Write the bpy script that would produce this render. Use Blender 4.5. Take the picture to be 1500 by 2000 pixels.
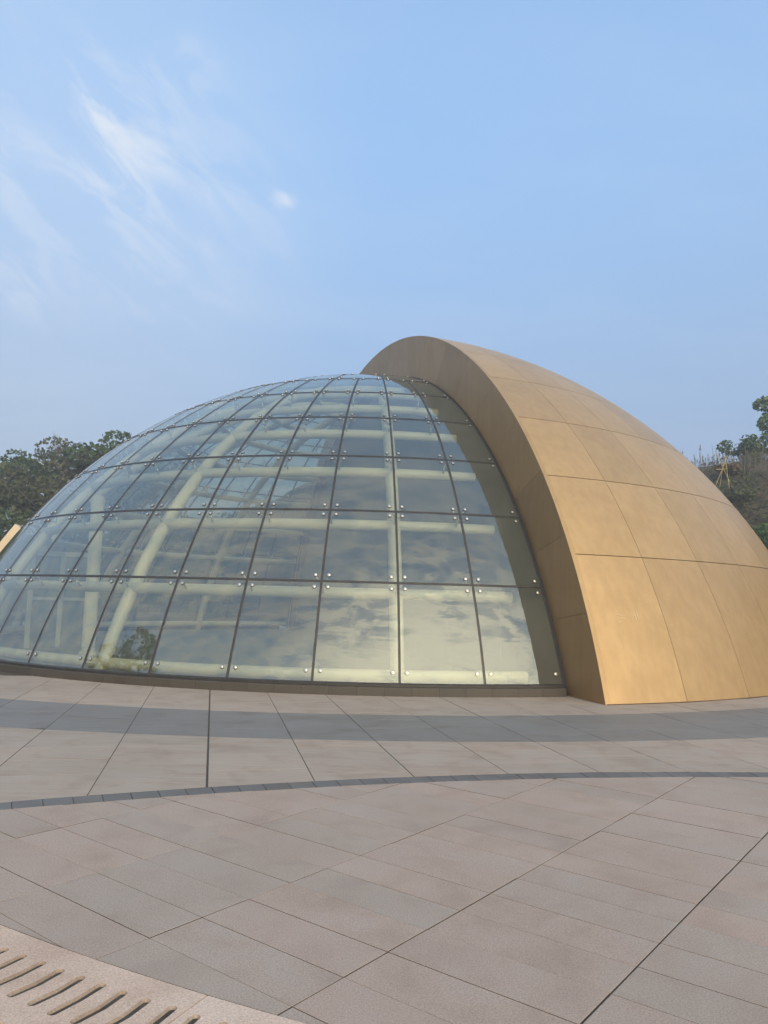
import bpy, bmesh, math, random
from mathutils import Vector, Matrix, noise
R_ = math.radians
sin, cos, pi = math.sin, math.cos, math.pi
scene = bpy.context.scene
COL = scene.collection
for o in list(bpy.data.objects):
    bpy.data.objects.remove(o, do_unlink=True)

# ------------------------------------------------------------------ camera
EYE = Vector((0.0, 0.0, 1.6))
cam = bpy.data.cameras.new('camera')
cam.sensor_fit = 'VERTICAL'; cam.sensor_height = 36.0; cam.lens = 36.0 * 1508.17 / 2000.0
cam.clip_start = 0.05; cam.clip_end = 3000
camo = bpy.data.objects.new('camera', cam); COL.objects.link(camo)
pitch, roll = R_(6.198), R_(1.5297)
fw = Vector((0, cos(pitch), sin(pitch))); rt0 = Vector((1, 0, 0)); up0 = Vector((0, -sin(pitch), cos(pitch)))
rt = rt0 * cos(roll) + up0 * sin(roll); up = up0 * cos(roll) - rt0 * sin(roll)
M = Matrix(((rt.x, up.x, -fw.x, EYE.x), (rt.y, up.y, -fw.y, EYE.y), (rt.z, up.z, -fw.z, EYE.z), (0, 0, 0, 1)))
camo.matrix_world = M
scene.camera = camo

# ------------------------------------------------------------------ light
SUN_AZ, SUN_EL = R_(159), R_(21)          # azimuth clockwise from +Y
sund = Vector((sin(SUN_AZ) * cos(SUN_EL), cos(SUN_AZ) * cos(SUN_EL), sin(SUN_EL)))
sl = bpy.data.lights.new('sun', 'SUN'); sl.energy = 1.5; sl.angle = R_(20); sl.color = (1.0, 0.80, 0.55)
so = bpy.data.objects.new('sun', sl); COL.objects.link(so)
so.rotation_euler = (-sund).to_track_quat('-Z', 'Y').to_euler(); so.location = (20, -30, 30)
scene.view_settings.view_transform = 'Standard'; scene.view_settings.look = 'None'
scene.view_settings.exposure = 0.75; scene.view_settings.gamma = 1.0; scene.view_settings.use_curve_mapping = False
scene.cycles.max_bounces = 10; scene.cycles.transparent_max_bounces = 24; scene.cycles.glossy_bounces = 5
scene.cycles.caustics_reflective = False; scene.cycles.caustics_refractive = False
scene.cycles.use_denoising = True

world = bpy.data.worlds.new('World'); scene.world = world; world.use_nodes = True
nt = world.node_tree; N = nt.nodes; L = nt.links; N.clear()
def nn(kind, **kw):
    n = N.new(kind)
    for k, v in kw.items():
        setattr(n, k, v)
    return n
def vmath(op, a=None, b=None):
    n = nn('ShaderNodeVectorMath', operation=op)
    for i, s in enumerate((a, b)):
        if s is None: continue
        if hasattr(s, 'links'): L.new(s, n.inputs[i])
        else: n.inputs[i].default_value = s
    return n
def smath(op, a=None, b=None, clamp=False):
    n = nn('ShaderNodeMath', operation=op, use_clamp=clamp)
    for i, s in enumerate((a, b)):
        if s is None: continue
        if hasattr(s, 'links'): L.new(s, n.inputs[i])
        else: n.inputs[i].default_value = s
    return n.outputs[0]
def wramp(fac, lo, hi, a=0.0, b=1.0, smooth=True):
    n = nn('ShaderNodeMapRange', interpolation_type='SMOOTHSTEP' if smooth else 'LINEAR')
    L.new(fac, n.inputs['Value'])
    for k, v in (('From Min', lo), ('From Max', hi), ('To Min', a), ('To Max', b)):
        n.inputs[k].default_value = v
    return n.outputs[0]
sky = nn('ShaderNodeTexSky', sky_type='NISHITA', sun_disc=False)
sky.sun_elevation = SUN_EL; sky.sun_rotation = SUN_AZ
sky.altitude = 60; sky.air_density = 1.25; sky.dust_density = 1.6; sky.ozone_density = 2.2
tc = nn('ShaderNodeTexCoord')
D = tc.outputs['Generated']
sep = nn('ShaderNodeSeparateXYZ'); L.new(D, sep.inputs[0])
zc = smath('MAXIMUM', sep.outputs[2], 0.0)
den = smath('ADD', zc, 0.18)
inv = smath('DIVIDE', 1.0, den)
pl = vmath('SCALE', D); L.new(inv, pl.inputs['Scale'])
cm = nn('ShaderNodeMapping'); L.new(pl.outputs[0], cm.inputs[0])
cm.inputs['Rotation'].default_value = (0, 0, R_(38)); cm.inputs['Scale'].default_value = (1.0, 2.6, 0.0)
cm.inputs['Location'].default_value = (3.1, 1.7, 0)
n1 = nn('ShaderNodeTexNoise'); L.new(cm.outputs[0], n1.inputs['Vector'])
n1.inputs['Scale'].default_value = 1.5; n1.inputs['Detail'].default_value = 9; n1.inputs['Roughness'].default_value = 0.6; n1.inputs['Distortion'].default_value = 0.5
n2 = nn('ShaderNodeTexNoise'); L.new(pl.outputs[0], n2.inputs['Vector'])
n2.inputs['Scale'].default_value = 0.55; n2.inputs['Detail'].default_value = 3
thin = wramp(n1.outputs['Fac'], 0.36, 0.74)
cover = wramp(n2.outputs['Fac'], 0.38, 0.62)
cl = smath('MULTIPLY', thin, cover)
# the cirrus thins out towards the clear quarter of the sky (east) and thickens towards the west
dv = vmath('DOT_PRODUCT', D, (-0.30, -0.95, 0.0)).outputs['Value']
wst = wramp(dv, -0.62, 0.35, 0.06, 1.0)
cl = smath('MULTIPLY', cl, wst)
n4 = nn('ShaderNodeTexNoise'); L.new(cm.outputs[0], n4.inputs['Vector'])
n4.inputs['Scale'].default_value = 7.5; n4.inputs['Detail'].default_value = 6; n4.inputs['Roughness'].default_value = 0.55; n4.inputs['Distortion'].default_value = 0.8
sd = vmath('DOT_PRODUCT', D, tuple(sund)).outputs['Value']
flock = smath('MULTIPLY', wramp(n4.outputs['Fac'], 0.38, 0.62), wramp(dv, -0.30, 0.30, 0.0, 0.85))
cl = smath('ADD', cl, smath('MULTIPLY', flock, wramp(n2.outputs['Fac'], 0.25, 0.46, 0.25, 1.0)))
def puff(d, rad, amt, sx=1.0):
    d = Vector(d).normalized()
    v = vmath('SUBTRACT', D, tuple(d)).outputs[0]
    mp = nn('ShaderNodeMapping'); L.new(v, mp.inputs[0]); 
    ln = vmath('LENGTH', v).outputs['Value']
    g = wramp(ln, rad, 0.0)
    t = wramp(n3.outputs['Fac'], 0.42, 0.70)
    return smath('MULTIPLY', smath('MULTIPLY', g, t), amt)
cmr = nn('ShaderNodeMapping'); L.new(D, cmr.inputs[0]); cmr.inputs['Rotation'].default_value = (0, R_(-36), 0)
cm3 = nn('ShaderNodeMapping'); L.new(cmr.outputs[0], cm3.inputs[0]); cm3.inputs['Scale'].default_value = (1.0, 1.0, 3.2)
n3 = nn('ShaderNodeTexNoise'); L.new(cm3.outputs[0], n3.inputs['Vector'])
n3.inputs['Scale'].default_value = 9.0; n3.inputs['Detail'].default_value = 10; n3.inputs['Roughness'].default_value = 0.58; n3.inputs['Distortion'].default_value = 0.6
for d, rad, amt in (((-.306, .781, .545), .075, .55), ((-.227, .792, .567), .055, .30), ((-.303, .814, .495), .085, .28), ((-.25, .86, .44), .20, .30),
                    ((-.129, .875, .467), .024, .45), ((-.420, .840, .339), .055, .40), ((-.42, .79, .45), .24, .24)):
    cl = smath('ADD', cl, puff(d, rad, amt * 0.78))
small = wramp(vmath('LENGTH', vmath('MULTIPLY', vmath('SUBTRACT', D, (-.129, .875, .467)).outputs[0], (1.0, 1.0, 1.9)).outputs[0]).outputs['Value'], .024, .002, 0.0, 0.26)
cl = smath('ADD', cl, smath('MULTIPLY', small, wramp(n3.outputs['Fac'], 0.25, 0.6)))
veil = wramp(vmath('DOT_PRODUCT', D, (-.46, .78, .42)).outputs['Value'], 0.88, 1.0, 0.0, 0.16)
glow = wramp(sd, 0.72, 1.0, 0.0, 0.50)
cl = smath('MINIMUM', smath('ADD', smath('ADD', cl, veil), glow), 0.92)
# air haze towards the horizon
hz = wramp(sep.outputs[2], 0.0, 0.75, 0.90, 0.62)
hc = nn('ShaderNodeMixRGB'); L.new(wramp(sep.outputs[2], 0.12, 0.62), hc.inputs[0])
hc.inputs[1].default_value = (1.46, 1.95, 2.92, 1); hc.inputs[2].default_value = (1.78, 2.95, 4.75, 1)
hzm = nn('ShaderNodeMixRGB'); L.new(hz, hzm.inputs[0]); L.new(sky.outputs[0], hzm.inputs[1])
L.new(hc.outputs[0], hzm.inputs[2])
mx = nn('ShaderNodeMixRGB'); L.new(cl, mx.inputs[0]); L.new(hzm.outputs[0], mx.inputs[1])
cw = nn('ShaderNodeMixRGB'); L.new(wramp(sd, 0.66, 0.99), cw.inputs[0])
cw.inputs[1].default_value = (4.2, 4.3, 4.4, 1); cw.inputs[2].default_value = (17.5, 15.6, 11.6, 1); L.new(cw.outputs[0], mx.inputs[2])
bg = nn('ShaderNodeBackground'); L.new(mx.outputs[0], bg.inputs[0]); bg.inputs[1].default_value = 0.13
wo = nn('ShaderNodeOutputWorld'); L.new(bg.outputs[0], wo.inputs[0])

# ------------------------------------------------------------------ helpers
def link(o, parent=None):
    COL.objects.link(o)
    if parent: o.parent = parent
    return o
def empty(name, loc=(0, 0, 0), label=None, cat=None, group=None, kind=None):
    o = bpy.data.objects.new(name, None); o.location = loc; o.empty_display_size = 0.3; COL.objects.link(o)
    return tag(o, label, cat, group, kind)
def tag(o, label=None, cat=None, group=None, kind=None):
    if label: o['label'] = label
    if cat: o['category'] = cat
    if group: o['group'] = group
    if kind: o['kind'] = kind
    return o
def mesh(name, verts, faces, mats, smooth=False, fm=None):
    m = bpy.data.meshes.new(name); m.from_pydata([tuple(v) for v in verts], [], faces)
    for a in (mats if isinstance(mats, (list, tuple)) else [mats]): m.materials.append(a)
    if fm:
        for p, i in zip(m.polygons, fm): p.material_index = i
    if smooth:
        m.polygons.foreach_set('use_smooth', [True] * len(m.polygons))
    m.update()
    return m
def obj(name, me, parent=None, loc=(0, 0, 0), rz=0.0):
    o = bpy.data.objects.new(name, me); o.location = loc; o.rotation_euler = (0, 0, rz)
    return link(o, parent)
class MB:
    def __init__(s): s.v = []; s.f = []; s.m = []
    def add(s, v, f, mi=0):
        b = len(s.v); s.v += [tuple(x) for x in v]; s.f += [tuple(i + b for i in q) for q in f]; s.m += [mi] * len(f)
    def box(s, a, b, mi=0):
        x0, y0, z0 = a; x1, y1, z1 = b
        s.add([(x0, y0, z0), (x1, y0, z0), (x1, y1, z0), (x0, y1, z0), (x0, y0, z1), (x1, y0, z1), (x1, y1, z1), (x0, y1, z1)],
              [(0, 3, 2, 1), (4, 5, 6, 7), (0, 1, 5, 4), (1, 2, 6, 5), (2, 3, 7, 6), (3, 0, 4, 7)], mi)
    def tube(s, pts, rad, n=8, mi=0, cap=True):
        pts = [Vector(p) for p in pts]; K = len(pts)
        rads = rad if isinstance(rad, (list, tuple)) else [rad] * K
        rings = []; ref = None
        for i, p in enumerate(pts):
            t = (pts[min(i + 1, K - 1)] - pts[max(i - 1, 0)]).normalized()
            if ref is None:
                ref = t.orthogonal().normalized()
            ref = (ref - t * ref.dot(t))
            ref = ref.normalized() if ref.length > 1e-6 else t.orthogonal().normalized()
            bi = t.cross(ref)
            rings.append([p + (ref * cos(2 * pi * k / n) + bi * sin(2 * pi * k / n)) * rads[i] for k in range(n)])
        v = [q for r in rings for q in r]; f = []
        for i in range(K - 1):
            for k in range(n):
                a, b = i * n + k, i * n + (k + 1) % n
                f.append((a, b, b + n, a + n))
        if cap:
            f.append(tuple(range(n - 1, -1, -1))); f.append(tuple((K - 1) * n + k for k in range(n)))
        s.add(v, f, mi)
    def build(s, name, mats, parent=None, loc=(0, 0, 0), rz=0.0, smooth=False):
        return obj(name, mesh(name, s.v, s.f, mats, smooth, s.m), parent, loc, rz)

# ------------------------------------------------------------------ materials
def mat(name):
    m = bpy.data.materials.new(name); m.use_nodes = True
    t = m.node_tree; b = t.nodes['Principled BSDF']
    return m, t, t.nodes, t.links, b
def tnoise(nd, lk, scale, detail=4, rough=0.5, vec=None, dist=0.0):
    n = nd.new('ShaderNodeTexNoise'); n.inputs['Scale'].default_value = scale; n.inputs['Detail'].default_value = detail
    n.inputs['Roughness'].default_value = rough; n.inputs['Distortion'].default_value = dist
    if vec is not None: lk.new(vec, n.inputs['Vector'])
    return n
def ramp(nd, lk, fac, stops):
    r = nd.new('ShaderNodeValToRGB'); lk.new(fac, r.inputs[0])
    el = r.color_ramp.elements
    while len(el) < len(stops): el.new(0.5)
    for e, (p, c) in zip(el, stops):
        e.position = p; e.color = (*c, 1) if len(c) == 3 else c
    return r
def mixc(nd, lk, fac, a, b, mode='MIX'):
    m = nd.new('ShaderNodeMixRGB'); m.blend_type = mode
    for i, s in enumerate((fac, a, b)):
        if hasattr(s, 'links'): lk.new(s, m.inputs[i])
        else: m.inputs[i].default_value = s if i == 0 else (*s, 1)
    return m.outputs[0]
def bump(nd, lk, h, b, strength=0.2, dist=0.01):
    n = nd.new('ShaderNodeBump'); n.inputs['Strength'].default_value = strength; n.inputs['Distance'].default_value = dist
    lk.new(h, n.inputs['Height']); lk.new(n.outputs[0], b.inputs['Normal'])
    return n
def simple(name, col, rough=0.6, metal=0.0, var=0.15, nscale=8.0, bmp=0.0, spec=None):
    m, t, nd, lk, b = mat(name)
    tcn = nd.new('ShaderNodeTexCoord')
    n = tnoise(nd, lk, nscale, 5, 0.6, tcn.outputs['Object'])
    lo = tuple(c * (1 - var) for c in col); hi = tuple(min(1, c * (1 + var)) for c in col)
    r = ramp(nd, lk, n.outputs['Fac'], [(0.3, lo), (0.7, hi)])
    lk.new(r.outputs[0], b.inputs['Base Color']); b.inputs['Roughness'].default_value = rough; b.inputs['Metallic'].default_value = metal
    if spec is not None: b.inputs['Specular IOR Level'].default_value = spec
    if bmp: bump(nd, lk, n.outputs['Fac'], b, bmp)
    return m

def stone(name, cols, speck=0.12, rough=0.72, streak_ang=None, stain=0.0, slabvar=0.16):
    """flamed / honed stone slab: each slab its own tint, fine grain, faint cloudy stains"""
    m, t, nd, lk, b = mat(name)
    geo = nd.new('ShaderNodeNewGeometry'); oi = nd.new('ShaderNodeObjectInfo')
    r = ramp(nd, lk, oi.outputs['Random'], [(i / max(1, len(cols) - 1), c) for i, c in enumerate(cols)])
    pos = geo.outputs['Position']
    # per slab shift so that the stone figure differs from slab to slab
    sh = nd.new('ShaderNodeVectorMath'); sh.operation = 'SCALE'; lk.new(oi.outputs['Location'], sh.inputs[0]); sh.inputs['Scale'].default_value = 1.0
    cmb = nd.new('ShaderNodeCombineXYZ'); mu = nd.new('ShaderNodeMath'); mu.operation = 'MULTIPLY'; lk.new(oi.outputs['Random'], mu.inputs[0]); mu.inputs[1].default_value = 37.0
    lk.new(mu.outputs[0], cmb.inputs[2]); lk.new(mu.outputs[0], cmb.inputs[0])
    av = nd.new('ShaderNodeVectorMath'); av.operation = 'ADD'; lk.new(pos, av.inputs[0]); lk.new(cmb.outputs[0], av.inputs[1])
    g = tnoise(nd, lk, 125.0, 4, 0.75, pos)
    gr = ramp(nd, lk, g.outputs['Fac'], [(0.30, (1 - speck,) * 3), (0.55, (1, 1, 1)), (0.72, (1 + speck * 0.6,) * 3)])
    c = mixc(nd, lk, 1.0, r.outputs[0], gr.outputs[0], 'MULTIPLY')
    cl_ = tnoise(nd, lk, 2.6, 5, 0.6, av.outputs[0], 0.4)
    cr = ramp(nd, lk, cl_.outputs['Fac'], [(0.32, (1 - slabvar, 1 - slabvar * 1.25, 1 - slabvar * 1.45)), (0.5, (1.0, .99, .975)), (0.66, (1.0, 1.025, 1.04))])
    c = mixc(nd, lk, 1.0, c, cr.outputs[0], 'MULTIPLY')
    if streak_ang is not None:
        mp = nd.new('ShaderNodeMapping'); lk.new(av.outputs[0], mp.inputs[0]); mp.inputs['Rotation'].default_value = (0, 0, streak_ang); mp.inputs['Scale'].default_value = (0.8, 17.0, 0.5)
        s = tnoise(nd, lk, 1.6, 6, 0.65, mp.outputs[0], 0.3)
        sr = ramp(nd, lk, s.outputs['Fac'], [(0.30, (0.80, 0.79, 0.77)), (0.46, (0.98, 0.98, 0.98)), (0.75, (1.05, 1.05, 1.05))])
        c = mixc(nd, lk, 1.0, c, sr.outputs[0], 'MULTIPLY')
    # dirt worn in over the plaza as a whole
    d = tnoise(nd, lk, 0.55, 6, 0.62, pos, 0.6)
    dr = ramp(nd, lk, d.outputs['Fac'], [(0.33, (0.92, 0.90, 0.88)), (0.58, (1.02, 1.02, 1.02))])
    c = mixc(nd, lk, 0.9, c, dr.outputs[0], 'MULTIPLY')
    if stain:
        sp = tnoise(nd, lk, 9.0, 7, 0.75, pos, 0.2)
        spr = ramp(nd, lk, sp.outputs['Fac'], [(0.66, (0, 0, 0)), (0.74, (stain,) * 3)])
        c = mixc(nd, lk, spr.outputs[0], c, (0.52, 0.48, 0.44))
    lk.new(c, b.inputs['Base Color']); b.inputs['Roughness'].default_value = rough
    rr = nd.new('ShaderNodeMapRange'); lk.new(cl_.outputs['Fac'], rr.inputs[0]); rr.inputs[3].default_value = rough - 0.10; rr.inputs[4].default_value = rough + 0.08
    lk.new(rr.outputs[0], b.inputs['Roughness'])
    bump(nd, lk, g.outputs['Fac'], b, 0.35, 0.004)
    return m

S_ANG = R_(-77.75)
m_slab = stone('plaza_stone', [(.380, .312, .268), (.402, .320, .274), (.366, .312, .272), (.410, .323, .276), (.362, .311, .273), (.390, .312, .266)], 0.42, 0.78, None, 0.05, 0.10)
m_apron = stone('apron_stone', [(.352, .298, .252), (.370, .313, .264), (.342, .298, .254), (.380, .315, .264), (.353, .304, .260)], 0.14, 0.72, -S_ANG + pi / 2, 0.10)
m_band = stone('band_stone', [(.188, .184, .180), (.198, .194, .190), (.193, .189, .184), (.204, .199, .194)], 0.16, 0.62, -S_ANG + pi / 2, 0.06)
m_strip = stone('strip_stone', [(.12, .12, .122), (.15, .148, .146), (.132, .132, .134)], 0.2, 0.68, None, 0.14)
m_granite = stone('pink_granite', [(.56, .44, .365), (.60, .48, .405), (.54, .435, .365)], 0.40, 0.8, None, 0.0, 0.14)
m_grime_shade = stone('grimy_shaded_granite', [(.31, .25, .205), (.345, .28, .23)], 0.35, 0.85, None, 0.0, 0.2)  # slot walls: grime, darkened further in the colour to stand in for shade
m_plinth = stone('plinth_stone', [(.050, .044, .037), (.060, .053, .044), (.055, .048, .04)], 0.2, 0.65)
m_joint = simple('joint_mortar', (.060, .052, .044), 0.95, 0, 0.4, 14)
m_rubber = simple('silicone_joint', (.030, .028, .028), 0.55, 0, 0.3, 6)
m_frame = simple('dark_frame_metal', (.05, .047, .045), 0.45, 0.4, 0.25, 5)
m_white = simple('cream_steel_paint', (.64, .595, .47), 0.42, 0, 0.06, 3)
m_steel = simple('stainless_cap', (.60, .585, .55), 0.35, 1.0, 0.1, 30)
m_rim = simple('dark_cap_rim', (.06, .06, .06), 0.5, 0.3, 0.2, 20)
m_lining = simple('pale_lining', (.20, .215, .20), 0.7, 0, 0.08, 1.2)
m_floor = simple('pale_floor', (.22, .225, .19), 0.45, 0, 0.12, 1.5)
m_cream = simple('cream_cladding', (.56, .48, .36), 0.45, 0, 0.06, 2)
m_wallwhite = simple('white_partition', (.38, .39, .37), 0.6, 0, 0.05, 2)
m_dglass = simple('door_glass', (.16, .19, .20), 0.12, 0, 0.2, 2)

def gold_mat(name, base, metal, rough, coat=0.45):
    m, t, nd, lk, b = mat(name)
    oi = nd.new('ShaderNodeObjectInfo'); geo = nd.new('ShaderNodeNewGeometry')
    tcn = nd.new('ShaderNodeTexCoord')
    dk = tuple(c * 0.90 for c in base); lt = tuple(c * 1.06 for c in base)
    r = ramp(nd, lk, oi.outputs['Random'], [(0, dk), (0.5, base), (1, lt)])
    n = tnoise(nd, lk, 1.1, 6, 0.6, geo.outputs['Position'], 0.7)
    c = mixc(nd, lk, 1.0, r.outputs[0], ramp(nd, lk, n.outputs['Fac'], [(0.33, (.93, .92, .90)), (.62, (1.03, 1.03, 1.03))]).outputs[0], 'MULTIPLY')
    mp = nd.new('ShaderNodeMapping'); lk.new(geo.outputs['Position'], mp.inputs[0]); mp.inputs['Scale'].default_value = (5, 5, 0.5)
    s = tnoise(nd, lk, 1.4, 5, 0.6, mp.outputs[0])
    c = mixc(nd, lk, 0.7, c, ramp(nd, lk, s.outputs['Fac'], [(.35, (.90, .88, .85)), (.6, (1.03, 1.03, 1.03))]).outputs[0], 'MULTIPLY')
    g = tnoise(nd, lk, 120, 3, 0.7, geo.outputs['Position'])
    c = mixc(nd, lk, 1.0, c, ramp(nd, lk, g.outputs['Fac'], [(.3, (.90, .90, .90)), (.7, (1.06, 1.06, 1.06))]).outputs[0], 'MULTIPLY')
    lk.new(c, b.inputs['Base Color']); b.inputs['Metallic'].default_value = metal
    b.inputs['Coat Weight'].default_value = coat; b.inputs['Coat Roughness'].default_value = 0.36; b.inputs['Coat IOR'].default_value = 1.6
    mr = nd.new('ShaderNodeMapRange'); lk.new(n.outputs['Fac'], mr.inputs[0]); mr.inputs[3].default_value = rough + 0.05; mr.inputs[4].default_value = rough - 0.04
    lk.new(mr.outputs[0], b.inputs['Roughness'])
    n2_ = tnoise(nd, lk, 0.9, 2, 0.4, geo.outputs['Position'])
    bump(nd, lk, n2_.outputs['Fac'], b, 0.10, 0.12)
    return m
m_gold = gold_mat('gold_panel', (.445, .298, .135), 0.54, 0.54)
m_reveal = gold_mat('bronze_gold_reveal', (.36, .225, .098), 0.56, 0.48, 0.15)
m_goldback = simple('joint_backing', (.10, .062, .03), 0.7, 0.3, 0.2, 4)

# thin architectural glass: mirror share by Fresnel, the rest passes through with a green-grey tint
def glass_mat():
    m, t, nd, lk, b = mat('tinted_glass')
    nd.remove(b); out = nd['Material Output']
    geo = nd.new('ShaderNodeNewGeometry'); oi = nd.new('ShaderNodeObjectInfo')
    fr = nd.new('ShaderNodeFresnel')
    ior = nd.new('ShaderNodeMapRange'); lk.new(geo.outputs['Backfacing'], ior.inputs[0]); ior.inputs[3].default_value = 2.3; ior.inputs[4].default_value = 1 / 1.5
    lk.new(ior.outputs[0], fr.inputs['IOR'])
    gl = nd.new('ShaderNodeBsdfGlossy'); gl.inputs['Roughness'].default_value = 0.015; gl.inputs['Color'].default_value = (.93, .97, .96, 1)
    tr = nd.new('ShaderNodeBsdfTransparent'); tr.inputs['Color'].default_value = (.81, .845, .80, 1)
    mp = nd.new('ShaderNodeMapping'); lk.new(geo.outputs['Position'], mp.inputs[0]); mp.inputs['Scale'].default_value = (1.0, 1.0, 2.4)
    n = tnoise(nd, lk, 1.7, 3, 0.5, mp.outputs[0])
    bp = nd.new('ShaderNodeBump'); bp.inputs['Strength'].default_value = 0.10; bp.inputs['Distance'].default_value = 0.03; n.noise_dimensions = '4D'; wm = nd.new('ShaderNodeMath'); wm.operation = 'MULTIPLY'; lk.new(oi.outputs['Random'], wm.inputs[0]); wm.inputs[1].default_value = 60.0; lk.new(wm.outputs[0], n.inputs['W'])
    lk.new(n.outputs['Fac'], bp.inputs['Height'])
    lk.new(bp.outputs[0], gl.inputs['Normal'])
    mx_ = nd.new('ShaderNodeMixShader'); lk.new(fr.outputs[0], mx_.inputs[0]); lk.new(tr.outputs[0], mx_.inputs[1]); lk.new(gl.outputs[0], mx_.inputs[2])
    # film of dust on the outside
    df = nd.new('ShaderNodeBsdfDiffuse'); df.inputs['Color'].default_value = (.50, .49, .42, 1)
    dn = tnoise(nd, lk, 1.3, 7, 0.65, geo.outputs['Position'], 0.8)
    dr = nd.new('ShaderNodeMapRange'); lk.new(dn.outputs['Fac'], dr.inputs[0]); dr.inputs[1].default_value = 0.3; dr.inputs[2].default_value = 0.75; dr.inputs[3].default_value = 0.015; dr.inputs[4].default_value = 0.085
    fm_ = nd.new('ShaderNodeMath'); fm_.operation = 'MULTIPLY_ADD'; lk.new(geo.outputs['Backfacing'], fm_.inputs[0]); fm_.inputs[1].default_value = -1; fm_.inputs[2].default_value = 1
    dm = nd.new('ShaderNodeMath'); dm.operation = 'MULTIPLY'; lk.new(dr.outputs[0], dm.inputs[0]); lk.new(fm_.outputs[0], dm.inputs[1])
    m2 = nd.new('ShaderNodeMixShader'); lk.new(dm.outputs[0], m2.inputs[0]); lk.new(mx_.outputs[0], m2.inputs[1]); lk.new(df.outputs[0], m2.inputs[2])
    lk.new(m2.outputs[0], out.inputs[0])
    return m
m_glass = glass_mat()

def leaf_mat(name, cols, trans=0.25):
    m, t, nd, lk, b = mat(name)
    geo = nd.new('ShaderNodeNewGeometry')
    n = tnoise(nd, lk, 1.1, 3, 0.6, geo.outputs['Position'])
    add = nd.new('ShaderNodeMath'); add.operation = 'ADD'; 
    r_ = nd.new('ShaderNodeMath'); r_.operation = 'MULTIPLY'; lk.new(geo.outputs['Random Per Island'], r_.inputs[0]); r_.inputs[1].default_value = 0.55
    lk.new(n.outputs['Fac'], add.inputs[0]); lk.new(r_.outputs[0], add.inputs[1])
    r = ramp(nd, lk, add.outputs[0], [(0.35 + 0.6 * i / max(1, len(cols) - 1), c) for i, c in enumerate(cols)])
    lk.new(r.outputs[0], b.inputs['Base Color']); b.inputs['Roughness'].default_value = 0.6
    b.inputs['Specular IOR Level'].default_value = 0.25
    tb = nd.new('ShaderNodeBsdfTranslucent'); lk.new(r.outputs[0], tb.inputs[0])
    ms = nd.new('ShaderNodeMixShader'); ms.inputs[0].default_value = trans
    lk.new(b.outputs[0], ms.inputs[1]); lk.new(tb.outputs[0], ms.inputs[2]); lk.new(ms.outputs[0], nd['Material Output'].inputs[0])
    return m
m_leafA = leaf_mat('leaf_dark', [(.036, .068, .030), (.054, .096, .040), (.080, .126, .052)])
m_leafB = leaf_mat('leaf_olive', [(.045, .060, .028), (.070, .085, .038), (.095, .105, .050)])
m_leafC = leaf_mat('leaf_fresh', [(.045, .095, .028), (.070, .135, .036), (.10, .17, .05)])
m_leafP = leaf_mat('leaf_poplar', [(.050, .105, .040), (.080, .145, .054), (.13, .19, .08)])
m_leafD = leaf_mat('leaf_dry', [(.075, .052, .036), (.12, .085, .055), (.16, .12, .075)])
m_bark = simple('bark', (.14, .115, .095), 0.9, 0, 0.3, 6, 0.4)
m_twig = simple('pale_twig', (.24, .20, .175), 0.9, 0, 0.2, 6)
m_bamboo = simple('bamboo', (.40, .33, .13), 0.6, 0, 0.2, 8)
m_pole = simple('pale_pole', (.62, .58, .52), 0.6, 0, 0.1, 8)
m_dry = simple('dry_grass', (.17, .145, .115), 0.9, 0, 0.35, 3)

def earth_mat():
    m, t, nd, lk, b = mat('earth_bank')
    geo = nd.new('ShaderNodeNewGeometry')
    n = tnoise(nd, lk, 0.6, 8, 0.65, geo.outputs['Position'], 0.5)
    r = ramp(nd, lk, n.outputs['Fac'], [(.30, (.035, .045, .022)), (.46, (.055, .050, .030)), (.57, (.085, .060, .040)), (.72, (.14, .095, .066))])
    lk.new(r.outputs[0], b.inputs['Base Color']); b.inputs['Roughness'].default_value = 0.95
    bump(nd, lk, n.outputs['Fac'], b, 0.8, 0.3)
    return m
m_earth = earth_mat()
def ground_mat():
    m, t, nd, lk, b = mat('far_paving')
    geo = nd.new('ShaderNodeNewGeometry')
    mp = nd.new('ShaderNodeMapping'); lk.new(geo.outputs['Position'], mp.inputs[0]); mp.inputs['Rotation'].default_value = (0, 0, R_(-52.2 - 90))
    br = nd.new('ShaderNodeTexBrick'); lk.new(mp.outputs[0], br.inputs[0]); br.offset = 0.0; br.inputs['Scale'].default_value = 1.0
    br.inputs['Brick Width'].default_value = 0.918; br.inputs['Row Height'].default_value = 0.3076; br.inputs['Mortar Size'].default_value = 0.005
    br.inputs['Color1'].default_value = (.30, .27, .24, 1); br.inputs['Color2'].default_value = (.275, .255, .232, 1); br.inputs['Mortar'].default_value = (.09, .08, .07, 1)
    lk.new(br.outputs[0], b.inputs['Base Color']); b.inputs['Roughness'].default_value = 0.8
    return m
m_ground = ground_mat()

# ------------------------------------------------------------------ setting: ground, terrain
DC = Vector((-0.4474, 24.1822, 0.0)); DZ = -4.0356; DR = 12.1852      # glass sphere
GC = Vector((-0.3639, 23.9841, 0.0)); GZ = -3.6311; GR = 12.8587      # gold sphere
CUT = 18.55                                                            # azimuth of the cut plane, degrees
def disc(c, r, n=96): return [(c[0] + r * cos(2 * pi * i / n), c[1] + r * sin(2 * pi * i / n)) for i in range(n)]

g = MB(); g.add([(-600, -600, -.05), (600, -600, -.05), (600, 600, -.05), (-600, 600, -.05)], [(0, 1, 2, 3)])
tag(g.build('ground', m_ground), kind='structure')

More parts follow.
